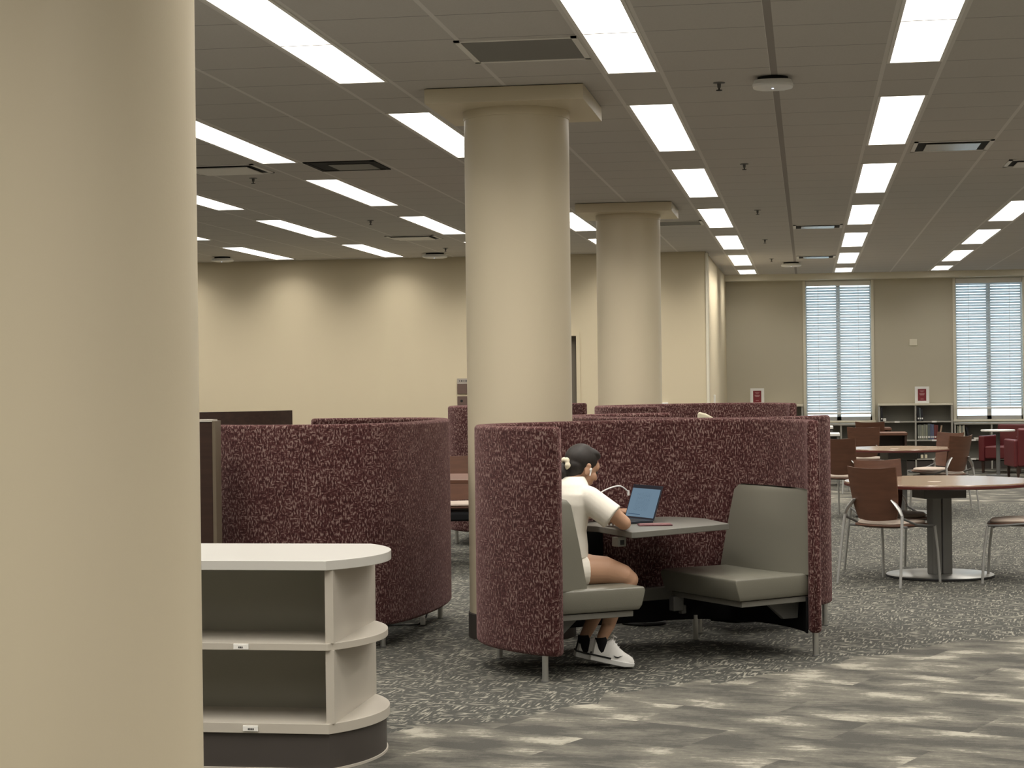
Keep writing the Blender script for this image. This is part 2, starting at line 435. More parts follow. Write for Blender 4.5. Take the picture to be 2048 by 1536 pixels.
# ------------------------------------------------------------------ ceiling lights
rowname = {1: 'in the short row at the far right', 0: 'in the row leading to the left window', -1: 'in the row right of the middle column',
           -2: 'in the row cut by the middle column', -3: 'in the second row left of the middle column',
           -4: 'in the third row left of the middle column', -5: 'in the leftmost row near the tan wall'}
ordn = ['nearest', 'second nearest', 'third nearest', 'fourth nearest', 'fifth nearest', 'sixth nearest']
first_seen = {1: 5, 0: 2, -1: 2, -2: 2, -3: 3, -4: 4, -5: 5}      # index of the nearest lamp of each row inside the frame
hidden = {(-2, 4): 'ceiling light wholly hidden behind the middle column', (-2, 6): 'ceiling light hidden behind the farther column near the tan wall',
          (-3, 6): 'ceiling light near the tan wall hidden behind the middle column', (-2, 5): 'ceiling light showing in the gap between the two columns'}
def make_light(L):
    e = empty('ceiling_light', (0, 0, HC), 0, '', 'ceiling light', 'recessed ceiling lights')
    W = .262; h = L / 2
    f = MB()
    f.span((-W / 2 - .018, -h - .018, -.006), (-W / 2, h + .018, 0)).span((W / 2, -h - .018, -.006), (W / 2 + .018, h + .018, 0))
    f.span((-W / 2, -h - .018, -.006), (W / 2, -h, 0)).span((-W / 2, h, -.006), (W / 2, h + .018, 0)).span((-W / 2, -.008, -.005), (W / 2, .008, 0))
    f.build('frame', 'frame', e, smooth=False)
    MB().box((0, -h / 2 - .004, -.0025), (W, h - .008, .003)).build('lens', 'lamp', e, smooth=False)
    MB().box((0, h / 2 + .004, -.0025), (W, h - .008, .003)).build('lens', 'lamp', e, smooth=False)
    ld = bpy.data.lights.new('tube_light', 'AREA'); ld.shape = 'RECTANGLE'; ld.size = W - .01; ld.size_y = L - .02
    ld.energy = LAMPW * L / 2.4 * (1 if L > 2 else .5); ld.color = LAMPCOL; ld.spread = math.radians(132)
    lo = bpy.data.objects.new('tube_light', ld); COL.objects.link(lo); lo.parent = e; lo.location = (0, 0, -.0065)
    return e
lt = make_light(2.40); used = [False]
ends = [10.37 + 3.65 * k for k in range(-2, 6)]
for k in range(-7, 5):
    for j, e_ in enumerate(ends):
        y = e_ - 1.2; x = .462 + PITCH * k + .131
        if k < -1 and e_ > YW - .2: continue
        f_ = first_seen.get(k, 99)
        if (k, j) in hidden: lab = hidden[(k, j)]
        elif j >= f_: lab = 'long white ceiling light, %s one %s' % (ordn[j - f_], rowname[k])
        else: lab = 'long white ceiling light above or beside the viewpoint, outside the picture'
        o = lt if not used[0] else copy_tree(lt); used[0] = True
        place(o, (x, y, HC), 0, lab)
for k in range(-1, 5):
    x = .462 + PITCH * k + .131
    lab = ('short ceiling light at the window wall, %s' % rowname[k]) if k < 2 else 'short ceiling light by the windows beyond the right edge'
    o = make_light(1.2) if k == -1 else copy_tree(sl)
    if k == -1: sl = o
    place(o, (x, 30.45, HC), 0, lab)

# ------------------------------------------------------------------ ceiling fittings
def fitting(name, x0, y0, x1, y1, kind, label, cat):
    e = empty(name, ((x0 + x1) / 2, (y0 + y1) / 2, HC), 0, label, cat, 'ceiling vents')
    hx, hy = (x1 - x0) / 2, (y1 - y0) / 2
    f = MB().span((-hx, -hy, -.008), (-hx + .03, hy, 0)).span((hx - .03, -hy, -.008), (hx, hy, 0)).span((-hx, -hy, -.008), (hx, -hy + .03, 0)).span((-hx, hy - .03, -.008), (hx, hy, 0))
    f.build('frame', 'frame' if kind != 'open' else 'dark', e, smooth=False)
    if kind == 'grille': MB().span((-hx + .03, -hy + .03, -.005), (hx - .03, hy - .03, -.001)).build('grille', 'vent', e, smooth=False)
    if kind == 'pan':
        MB().span((-hx + .03, -hy + .03, -.003), (hx - .03, hy - .03, -.001)).build('backing', 'dark', e, smooth=False)
        MB().span((-hx + .07, -hy + .07, -.022), (hx - .07, hy - .07, -.012)).build('panel', 'frame', e, bevel=.004)
    if kind == 'open':
        MB().span((-hx + .03, -hy + .03, -.003), (hx - .03, hy - .03, -.001)).build('backing', 'dark', e, smooth=False)
        MB().span((-hx + .16, -hy + .16, -.010), (hx - .07, hy - .07, -.004)).build('duct', 'greydark', e, smooth=False)
    if kind == 'slot':
        MB().span((-hx + .03, -hy + .03, -.003), (hx - .03, hy - .03, -.001)).build('backing', 'dark', e, smooth=False)
        MB().span((-hx + .09, -hy + .10, -.014), (hx - .09, hy - .10, -.008)).build('panel', 'mirror', e, smooth=False)
fitting('return_grille', -1.73, 9.22, -1.11, 9.87, 'grille', 'dark grey perforated air grille in the ceiling near the top of the picture', 'air vent')
fitting('air_diffuser', -4.84, 14.05, -4.23, 14.66, 'pan', 'cream square air diffuser in the ceiling beside the huge left column', 'air vent')
fitting('open_ceiling_bay', -3.83, 14.05, -3.27, 14.66, 'open', 'open dark ceiling bay with duct showing, left of the middle column', 'ceiling opening')
fitting('air_diffuser', .79, 13.95, 1.36, 14.56, 'slot', 'large shiny slotted air diffuser at the upper right of the ceiling', 'air vent')
fitting('air_diffuser', -.14, 21.27, .41, 21.8, 'slot', 'smaller shiny air diffuser midway along the right part of the ceiling', 'air vent')
fitting('air_diffuser', -.13, 26.7, .41, 27.3, 'slot', 'farthest small air diffuser near the window wall', 'air vent')
fitting('air_diffuser', -4.86, 21.4, -4.28, 22.0, 'pan', 'cream air diffuser far down the ceiling left of the middle column', 'air vent')
fitting('air_diffuser', -1.72, 20.3, -1.11, 20.9, 'grille', 'grey grille in the ceiling just beyond the farther column cap', 'air vent')
fitting('air_diffuser', 1.6, 15.3, 2.1, 15.8, 'pan', 'air diffuser half cut by the right edge of the picture', 'air vent')
def sprinkler(x, y, lab):
    e = empty('sprinkler_head', (x, y, HC), 0, lab, 'sprinkler', 'ceiling sprinklers')
    MB().lathe([(.034, 0), (.034, -.004), (.012, -.006), (.010, -.03)], 16).build('escutcheon', 'greydark', e)
    MB().lathe([(.004, -.03), (.004, -.042), (.018, -.043), (.018, -.046), (.001, -.047)], 12).build('deflector', 'dark', e)
for x, y, l in [(-.484, 10.87, 'dark sprinkler head nearest the viewer, left of the ceiling wireless device'), (-.478, 15.06, 'second sprinkler head down the ceiling right of the columns'), (-.482, 19.25, 'third sprinkler head down the ceiling right of the columns'),
                (-.50, 23.4, 'fourth sprinkler head down the ceiling right of the columns'), (-.49, 27.2, 'fifth sprinkler head, close to the window wall'), (-4.52, 15.03, 'sprinkler head just below the cream diffuser at the left'),
                (-4.53, 19.3, 'sprinkler head left of the middle column, between two light rows'), (-4.56, 23.6, 'sprinkler head near the top of the tan wall')]:
    sprinkler(x, y, l)
def puck(x, y, r, lab, name='wireless_access_point', cat='wireless device'):
    e = empty(name, (x, y, HC), 0, lab, cat)
    MB().lathe([(r * .75, 0), (r * .75, -.022)], 24).build('mount', 'dark', e)
    MB().loft([[Vector((px * s_, py * s_, z)) for px, py in superell(0, 0, r, r, 3.2, 40)] for z, s_ in ((-.022, .92), (-.045, 1.0), (-.058, .97), (-.066, .72), (-.067, .1))]).build('housing', 'plastic', e)
    MB().ell((0, -.25 * r, -.067), (.006, .006, .003)).build('status_light', emit('status_led', (.5, .6, 1), 3) if 'led' not in MATS else MATS['led'], e)
puck(-.175, 10.75, .115, 'white wireless access point under the ceiling with a tiny lit dot')
puck(-.22, 28.2, .15, 'white ceiling device far away near the window wall')
puck(-4.88, 24.5, .16, 'white ceiling device at the top of the tan wall left of the column')
puck(-7.75, 24.3, .14, 'white ceiling device close to the tan wall behind the huge column edge')

# ------------------------------------------------------------------ wall items
def plate(name, x0, z0, x1, z1, y, mt, lab, cat, t=.012):
    return tag(MB().span((x0, y - t, z0), (x1, y, z1)).build(name, mt, bevel=.003), lab, cat)
plate('thermostat_plate', 1.675, 2.03, 1.80, 2.14, YF, 'trim', 'square cream cover plate on the wall between the two windows', 'wall plate')
e = empty('room_sign', (-4.64, YW, 1.36), 0, 'upper small wall sign, grey above brown, left of the middle column', 'sign', 'wall signs')
MB().span((-.11, -.015, 0), (.11, 0, .135)).build('lower_half', 'signlow', e, smooth=False); MB().span((-.11, -.015, .135), (.11, 0, .21)).build('upper_half', 'signtop', e, smooth=False)
b = MB()
for i in range(4): b.box((-.075 + i * .03, -.016, .175), (.016, .002, .024 if i % 2 else .016))
b.build('lettering', 'ink', e, smooth=False)
e = empty('room_sign', (-4.64, YW, 1.14), 0, 'lower small dark brown wall sign with a dark pictogram', 'sign', 'wall signs')
MB().span((-.11, -.015, 0), (.11, 0, .185)).build('plate', 'signlow', e, smooth=False)
MB().lathe([(.018, -.002), (.018, .002)], 16).build('pictogram', 'dark', e, loc=(-.05, -.017, .12)).rotation_euler.x = PI / 2
plate('light_switch', -1.95, 1.17, -1.86, 1.21, YW, 'plastic', 'small white box on the tan wall between the farther column and the corner', 'switch', .04)
o = tag(MB().span((-.012, -.035, 0), (0.012, .035, .12)).build('light_switch', 'plastic', bevel=.002, loc=(XS + .012, 27.2, 1.17)), 'thin white switch plate on the side wall near the corner', 'switch')

# ------------------------------------------------------------------ curved booths
def catmull(P, n=10):
    out = []
    for i in range(len(P) - 1):
        p0, p1, p2, p3 = P[max(i - 1, 0)], P[i], P[i + 1], P[min(i + 2, len(P) - 1)]
        for k in range(n):
            t = k / n
            out.append(tuple(.5 * ((2 * p1[j]) + (-p0[j] + p2[j]) * t + (2 * p0[j] - 5 * p1[j] + 4 * p2[j] - p3[j]) * t * t + (-p0[j] + 3 * p1[j] - 3 * p2[j] + p3[j]) * t ** 3) for j in range(2)))
    out.append(P[-1]); return out
half = [(-.800, -.028), (-.853, .065), (-.897, .26), (-.905, .45), (-.868, .64), (-.775, .805), (-.61, .912), (-.35, .965), (0, .985)]
other = [(-.822, -.050), (-.885, .065), (-.928, .26), (-.932, .45), (-.890, .65), (-.79, .815), (-.62, .915), (-.35, .965)]
ctrl = half + [(-x, y) for x, y in reversed(other)]
CL = catmull(ctrl, 10)
def panel(name, i0, i1, z0, z1, th, mt, parent, arc0=0, inset=0):
    pts = CL[i0:i1 + 1]; n = len(pts); bm = bmesh.new(); uvl = bm.loops.layers.uv.new('UVMap')
    r = min(.022, th * .33); hz = z1 - z0; prof = []           # rounded rectangle: (offset, z)
    def arc(cx, cz, a0): return [(cx + r * math.cos(a0 + k * PI / 8), cz + r * math.sin(a0 + k * PI / 8)) for k in range(5)]
    h = th / 2
    prof = arc(h - r, z1 - r, 0) + arc(-h + r, z1 - r, PI / 2) + arc(-h + r, z0 + r, PI) + arc(h - r, z0 + r, 1.5 * PI)
    per = [0]
    for a, b in zip(prof, prof[1:] + prof[:1]): per.append(per[-1] + math.dist(a, b))
    s = arc0; rings = []; ss = []
    for i in range(n):
        p = Vector(pts[i]); g = i0 + i
        d = (Vector(CL[min(g + 1, len(CL) - 1)]) - Vector(CL[max(g - 1, 0)])).normalized(); nn = Vector((-d.y, d.x))
        if i: s += (p - Vector(pts[i - 1])).length
        rings.append([bm.verts.new((p.x + nn.x * (o_ + inset), p.y + nn.y * (o_ + inset), z)) for o_, z in prof]); ss.append(s)
    def face(vs, uvs):
        f = bm.faces.new(vs); f.smooth = True
        for l, u_ in zip(f.loops, uvs): l[uvl].uv = u_
    m_ = len(prof)
    for i in range(n - 1):
        for k in range(m_):
            j = (k + 1) % m_
            face((rings[i][k], rings[i + 1][k], rings[i + 1][j], rings[i][j]), ((ss[i], per[k]), (ss[i + 1], per[k]), (ss[i + 1], per[k + 1]), (ss[i], per[k + 1])))
    for R_, sgn, ref in ((rings[0], -1, 0), (rings[-1], 1, -1)):
        # rounded end: shrink the profile in two steps
        idx = 0 if ref == 0 else n - 1; p = Vector(pts[idx])
        q = Vector(pts[1 if ref == 0 else n - 2]); d = (p - q).normalized(); nn0 = Vector((-d.y, d.x)) * (-1 if ref == 0 else 1)
        prev = R_
        for out_, sc in ((.010, .90), (.017, .70)):
            c = [(o_ * sc, (z - (z0 + z1) / 2) * (1 - (1 - sc) * th / hz) + (z0 + z1) / 2) for o_, z in prof]
            cur = [bm.verts.new((p.x + d.x * out_ + nn0.x * (o_ + inset), p.y + d.y * out_ + nn0.y * (o_ + inset), z)) for o_, z in c]
            for k in range(m_):
                j = (k + 1) % m_
                vs_ = (prev[k], cur[k], cur[j], prev[j])
                face(vs_, ((ss[idx] + sgn * out_, per[k]), (ss[idx] + sgn * out_, per[k]), (ss[idx] + sgn * out_, per[k + 1]), (ss[idx], per[k + 1])))
            prev = cur
        face(prev, [(ss[idx] + o_, z) for o_, z in prof])
    bmesh.ops.recalc_face_normals(bm, faces=bm.faces)
    me = bpy.data.meshes.new(name); bm.to_mesh(me); bm.free(); me.materials.append(M[mt])
    o = bpy.data.objects.new(name, me); COL.objects.link(o); o.parent = parent
    return o
BT = 1.30
def make_booth(label):
    e = empty('curved_booth', (0, 0, 0), 0, label, 'booth', 'curved maroon study booths')
    N = len(CL) - 1; a = 62
    panel('side_panel', 0, a, .133, BT, .068, 'tweed', e, 0)
    panel('back_panel', a, N - a, .133, BT, .068, 'tweed', e, 1.35)
    panel('side_panel', N - a, N, .133, BT, .068, 'tweed', e, 2.6)
    panel('lower_lining', 4, N - 4, .125, .325, .012, 'black', e, 0, inset=-.042)
    for x, y in ((-.845, .03), (.852, -.012), (-.655, .862), (.655, .862)):
        l = MB().lathe([(.0165, .006), (.0165, .15)], 18).build('leg', 'steel', e, loc=(x, y, 0))
        MB().lathe([(.021, 0), (.021, .006)], 18).build('foot', 'greydark', l)
    # seats: (side, front edge, backrest foot, backrest top)
    for sg, f_, b0, b1 in ((-1, .262, .572, .665), (1, .290, .722, .790)):
        y0, y1 = (-.02, .66) if sg < 0 else (-.05, .68)
        def q(x, y, z): return Vector((sg * x, y, z))
        c = MB(); rings = []
        for z, fx, g in ((.335, f_ + .035, .012), (.36, f_ + .022, 0), (.435, f_ + .002, 0), (.452, f_ + .006, .004), (.458, f_ + .03, .02)):
            rings.append([q(fx, y0 + g, z), q(fx, y1 - g, z), q(.80, y1 - .02 - g, z), q(.865, y1 * .5, z), q(.815, y0 + .04 + g, z)])
        c.loft(rings).build('seat_cushion', 'vinyl', e, bevel=.012, seg=3)
        MB().loft([[q(f_ + .06, y0 + .03, z), q(f_ + .06, y1 - .03, z), q(.84, y1 - .04, z), q(.82, y0 + .06, z)] for z in (.300, .331)]).build('seat_frame', 'greylam', e, bevel=.003)
        c = MB(); rings = []
        ya = .05 if sg < 0 else .12; yn = -.005 if sg < 0 else -.045
        for t in (0, .04, .5, .93, .985, 1.0):
            z = .448 + t * (.925 - .448); x = b0 + (b1 - b0) * t; rnd = {.93: .004, .985: .018, 1.0: .04}.get(t, 0)
            nar = .05 * t
            rings.append([q(x + rnd, ya + rnd, z), q(x - .012 + rnd, .35, z), q(x + rnd, .70 - nar - rnd, z), q(.845 - rnd, .70 - nar - rnd, z), q(.872 - rnd, .35, z), q(.808 - rnd * .5, yn + rnd, z)])
        c.loft(rings).build('backrest', 'vinyl', e, bevel=.009, seg=3)
        MB().box((sg * .36, .62, .262), (.07, .05, .085)).box((sg * .40, .62, .225), (.03, .04, .05)).build('seat_bracket', 'greydark', e, bevel=.006)
        MB().loft([[q(.60, .10, .30), q(.60, .13, .30), q(.83, .13, .30), q(.83, .10, .30)], [q(.72, .10, .20), q(.72, .13, .20), q(.82, .13, .20), q(.82, .10, .20)]]).build('seat_bracket', 'greydark', e, bevel=.004)
    MB().span((-.80, .80, .262), (.80, .855, .335)).build('cross_beam', 'greylam', e, bevel=.004)
    pts = [(-.30, .055), (-.275, .045), (.425, .205), (.445, .222), (.50, .42), (.555, .60), (.54, .72), (.47, .85), (.44, .87), (-.30, .87), (-.32, .85), (-.235, .50)]
    t = MB().prism(pts, .702, .735).build('tabletop', 'greylam', e, bevel=.004)
    MB().span((-.23, .74, .34), (-.19, .93, .702)).span((-.20, .90, .34), (.05, .93, .70)).build('table_support', 'black', e, bevel=.004)
    ob = MB().span((-.315, .165, .650), (-.262, .225, .70)).build('power_outlet', 'greylam', t, bevel=.003)
    MB().span((-.300, .161, .660), (-.277, .166, .685)).build('socket', 'dark', ob)
    return e
T = math.radians(38); BC = Vector((-.651, 9.9465, 0))
booth = make_booth('nearest maroon tweed booth with two grey seats where the person sits')
booth2 = copy_tree(booth); booth3 = copy_tree(booth); booth4 = copy_tree(booth); booth5 = copy_tree(booth)
place(booth, BC, T, booth['label'])
R2 = Matrix.Rotation(T, 4, 'Z') @ Vector((1.67, 1.808, 0))
place(booth2, BC + R2, T + math.radians(93.5), 'maroon booth directly behind the occupied one, its outer edge showing at right')
place(booth3, (-3.27, 11.331, 0), math.radians(-93.6), 'maroon tweed booth at left seen from outside behind the white-topped shelf')
place(booth4, (-.74, 16.75, 0), math.radians(46), 'farther maroon booth whose upper panels rise behind the occupied booth')
place(booth5, (-2.36, 17.95, 0), math.radians(84), 'far maroon booth seen behind and beside the middle column')

# ------------------------------------------------------------------ items on the booth table (booth local frame, base at the thing)
def inbooth(name, u, v, z, ang, lab, cat):
    p = BC + Matrix.Rotation(T, 4, 'Z') @ Vector((u, v, z))
    return empty(name, p, T + ang, lab, cat)
lp = inbooth('laptop', .135, .655, .735, 0, 'open dark laptop with a pale blue screen on the booth table', 'laptop')
MB().box((-.105, 0, .009), (.21, .300, .014)).build('base', 'laptop', lp, bevel=.003)
MB().box((-.085, 0, .0168), (.09, .26, .0012)).build('keyboard', 'rubber', lp, smooth=False)
lid = MB().box((.0, 0, .1), (.006, .300, .20)).build('lid', 'laptop', lp, bevel=.002, loc=(.002, 0, .012)); lid.rotation_euler.y = math.radians(19)
bm = bmesh.new(); uvl = bm.loops.layers.uv.new('UVMap')
vv = [bm.verts.new(p) for p in ((-.0036, .142, .012), (-.0036, -.142, .012), (-.0036, -.142, .178), (-.0036, .142, .178))]
f = bm.faces.new(vv)
for l, u_ in zip(f.loops, ((0, 0), (1, 0), (1, 1), (0, 1))): l[uvl].uv = u_
me = bpy.data.meshes.new('screen'); bm.to_mesh(me); bm.free(); me.materials.append(M['screen'])
o = bpy.data.objects.new('screen', me); COL.objects.link(o); o.parent = lid
ph = inbooth('notebook', .045, .355, .735, math.radians(-27), 'slim maroon notebook lying on the table in front of the laptop', 'notebook')
MB().box((0, 0, .004), (.185, .10, .007)).build('cover', 'phone', ph, bevel=.003); MB().box((.0, 0, .0085), (.17, .085, .002)).build('pages', mat('dim_pages', (.2, .09, .09), .6), ph)
cb = inbooth('charging_cable', .10, .83, .735, 0, 'white cable arching up between the person and the laptop', 'cable')
pts = catmull([(-.46, 0), (-.30, .045), (-.17, .115), (-.07, .165), (.02, .182), (.075, .15)], 8)
MB().tube([(x, .0, z + .01) for x, z in pts], .0042, 8).build('lead', 'plastic', cb); MB().box((.078, 0, .15), (.012, .012, .03)).build('plug', 'plastic', cb, bevel=.002)

# ------------------------------------------------------------------ person (authored in booth coordinates)
P0 = Vector((-.53, .33, .458))
pe = inbooth('person', P0.x, P0.y, 0, 0, 'person in white t-shirt and shorts, dark hair tied back, seated at the laptop', 'person')
def L(u, v, z): return Vector((u - P0.x, v - P0.y, z))
def torso(secs, n=28):
    return [[L(u + a * math.cos(t), v + b * math.sin(t), z) for t in [2 * PI * k / n for k in range(n)]] for u, v, z, a, b in secs]
tilt = math.radians(24); hf = Vector((math.cos(tilt), 0, -math.sin(tilt))); hu = Vector((math.sin(tilt), 0, math.cos(tilt))); hs = Vector((0, 1, 0))
Hrot = Matrix((hf, hs, hu)).transposed()
H = L(-.432, .33, 1.068)
def hp(f_, s_, u_): return H + hf * f_ + hs * s_ + hu * u_
body = MB()
body.ell(hp(-.008, 0, .022), (.093, .072, .090), Hrot, 28)          # skull
body.ell(hp(.030, 0, -.028), (.060, .056, .074), Hrot, 24)          # face
body.ell(hp(.052, 0, -.078), (.028, .032, .024), Hrot)              # chin
body.ell(hp(.066, 0, .030), (.024, .050, .034), Hrot)               # brow
body.cap(hp(.086, 0, .008), .007, hp(.102, 0, -.026), .010)         # nose
body.ell(hp(.082, 0, -.056), (.010, .022, .009), Hrot)              # lips
for s_ in (-1, 1):
    body.ell(hp(.055, s_ * .042, -.025), (.026, .018, .024), Hrot)  # cheeks
    body.ell(hp(-.004, s_ * .076, -.012), (.018, .008, .030), Hrot @ Matrix.Rotation(s_ * .25, 3, 'Z'))  # ears
    body.ell(hp(-.008, s_ * .079, .012), (.014, .008, .012), Hrot)
body.cap(L(-.490, .33, .975), .056, hp(-.030, 0, -.055), .050)      # neck
body.loft(torso([(-.56, .33, .50, .10, .15), (-.565, .33, .60, .105, .145), (-.57, .33, .70, .09, .13), (-.55, .33, .82, .10, .145), (-.52, .33, .92, .09, .16), (-.50, .33, .975, .06, .09)]))
def limb(*pr):
    for (p0, r0), (p1, r1) in zip(pr, pr[1:]): body.cap(p0, r0, p1, r1)
limb((L(-.485, .185, .925), .05), (L(-.385, .135, .845), .043), (L(-.300, .125, .778), .037))          # right upper arm
limb((L(-.300, .125, .778), .036), (L(-.255, .21, .780), .036), (L(-.21, .32, .772), .024), (L(-.195, .36, .772), .022))
limb((L(-.465, .475, .925), .05), (L(-.34, .58, .85), .043), (L(-.215, .70, .785), .036))              # left arm
limb((L(-.215, .70, .785), .036), (L(-.10, .80, .785), .035), (L(.06, .87, .778), .024), (L(.145, .865, .776), .021))
# legs: hip, mid thigh, knee, calf, ankle
for hy, ky, kx, ax, ay in ((.245, .20, -.228, -.368, .262), (.415, .385, -.200, -.396, .388)):
    limb((L(-.52, hy, .535), .085), (L(-.37, (hy + ky) / 2, .525), .076), (L(kx - .04, ky, .496), .058), (L(kx - .01, ky, .474), .053))
    limb((L(kx, ky, .468), .052), (L(kx - .075, (ky * .7 + ay * .3), .37), .052), (L(ax + .05, ay, .23), .036), (L(ax, ay, .150), .028), (L(ax + .003, ay, .115), .027))
def hand(wr, d, nrm, side, sc=1.0, curl=.45):
    d = d.normalized(); nrm = nrm.normalized(); s_ = d.cross(nrm).normalized() * side
    rot = Matrix((d, s_, nrm)).transposed()
    body.ell(wr + d * .045 * sc, (.048 * sc, .038 * sc, .014 * sc), rot, 18)
    body.cap(wr - d * .01, .020, wr + d * .03, .022)
    for i, (off, ln) in enumerate(((-.028, .066), (-.010, .074), (.009, .070), (.027, .055))):
        p = wr + d * (.078 - abs(off) * .25) * sc + s_ * off * sc; a = curl * .5 + i * .04; dd = d
        for k, (fr, r_) in enumerate(((.44, .0085), (.32, .0078), (.24, .0070))):
            dd = (dd * math.cos(a) - nrm * math.sin(a) + s_ * off * 1.2).normalized() if k == 0 else (dd * math.cos(a) - nrm * math.sin(a)).normalized()
            q_ = p + dd * ln * fr * sc; body.cap(p, r_, q_, r_ * .93, 10); p = q_
    p = wr + d * .022 * sc - s_ * .030 * sc; q_ = p + (d * .6 - s_ * .65 - nrm * .3).normalized() * .034; body.cap(p, .011, q_, .010, 10)
    body.cap(q_, .010, q_ + (d * .9 - s_ * .15 - nrm * .15).normalized() * .028, .008, 10)
hand(L(-.195, .37, .774), Vector((.35, .93, -.02)), Vector((0, 0, 1)), 1)
hand(L(.155, .862, .776), Vector((.88, -.47, -.05)), Vector((0, 0, 1)), -1)
blob(body, 'body', 'skin', pe, .0040, 6)
sh = MB()
sh.loft(torso([(-.550, .33, .598, .118, .158), (-.558, .33, .66, .126, .160), (-.560, .33, .74, .118, .160), (-.550, .33, .82, .122, .170), (-.540, .33, .88, .124, .182), (-.528, .33, .935, .108, .180), (-.512, .33, .985, .086, .135), (-.492, .33, 1.024, .060, .078)]))
for (a, b_, r0, r1) in ((L(-.485, .195, .915), L(-.385, .105, .815), .070, .072), (L(-.475, .465, .915), L(-.335, .59, .84), .070, .070)):
    sh.cap(a, r0, b_, r1, 20, flat=True); sh.ell(a, (.070, .070, .066))
blob(sh, 't_shirt', 'shirt', pe, .005, 8)
so = MB()
so.loft(torso([(-.57, .33, .462, .105, .172), (-.57, .33, .53, .110, .172), (-.565, .33, .60, .104, .152), (-.56, .33, .63, .105, .148)]))
for hy, ky in ((.245, .21), (.415, .39)): so.cap(L(-.54, hy, .53), .090, L(-.478, (hy * 3 + ky) / 4, .530), .088, 20, flat=True)
blob(so, 'shorts', 'shirt', pe, .006, 3)
ha = MB()
ha.ell(hp(-.020, 0, .034), (.094, .080, .090), Hrot, 28)
ha.ell(hp(-.045, 0, -.010), (.062, .070, .060), Hrot, 24)
ha.ell(hp(.018, 0, .088), (.060, .062, .032), Hrot, 20)
ha.ell(hp(-.052, 0, -.040), (.050, .056, .046), Hrot); ha.ell(hp(-.085, 0, -.018), (.030, .036, .032), Hrot)
pt = hp(-.108, 0, -.040); ha.cap(pt, .024, pt + Vector((-.012, 0, -.030)), .031); ha.cap(pt + Vector((-.012, 0, -.030)), .031, pt + Vector((-.006, 0, -.075)), .016)
hr = blob(ha, 'hair', 'hair', pe, .005, 4)
sc_ = MB(); c0 = hp(-.108, -.01, -.022); ax = (hf * -.85 + hu * -.4).normalized(); a1 = ax.cross(hs).normalized()
ring = [(c0 + (hs * math.cos(t) + a1 * math.sin(t)) * .024, .0125 + .004 * math.sin(5 * t)) for t in [2 * PI * k / 20 for k in range(20)]]
for (p_, r_), (q_, r2) in zip(ring, ring[1:] + ring[:1]): sc_.cap(p_, r_, q_, r2, 10)
blob(sc_, 'scrunchie', 'cream', hr, .004, 2)
ea = MB(); e0 = hp(.006, -.086, -.006); ea.ell(e0, (.008, .006, .009), Hrot); ea.cap(e0 + hf * .003, .0042, e0 + hf * .006 - hu * .030 - hs * .002, .0038, 10); ea.build('earbud', 'plastic', pe)
for s_ in (-1, 1): MB().ell(hp(.078, s_ * .028, .004), (.009, .011, .007), Hrot).build('eye', 'ink', pe)
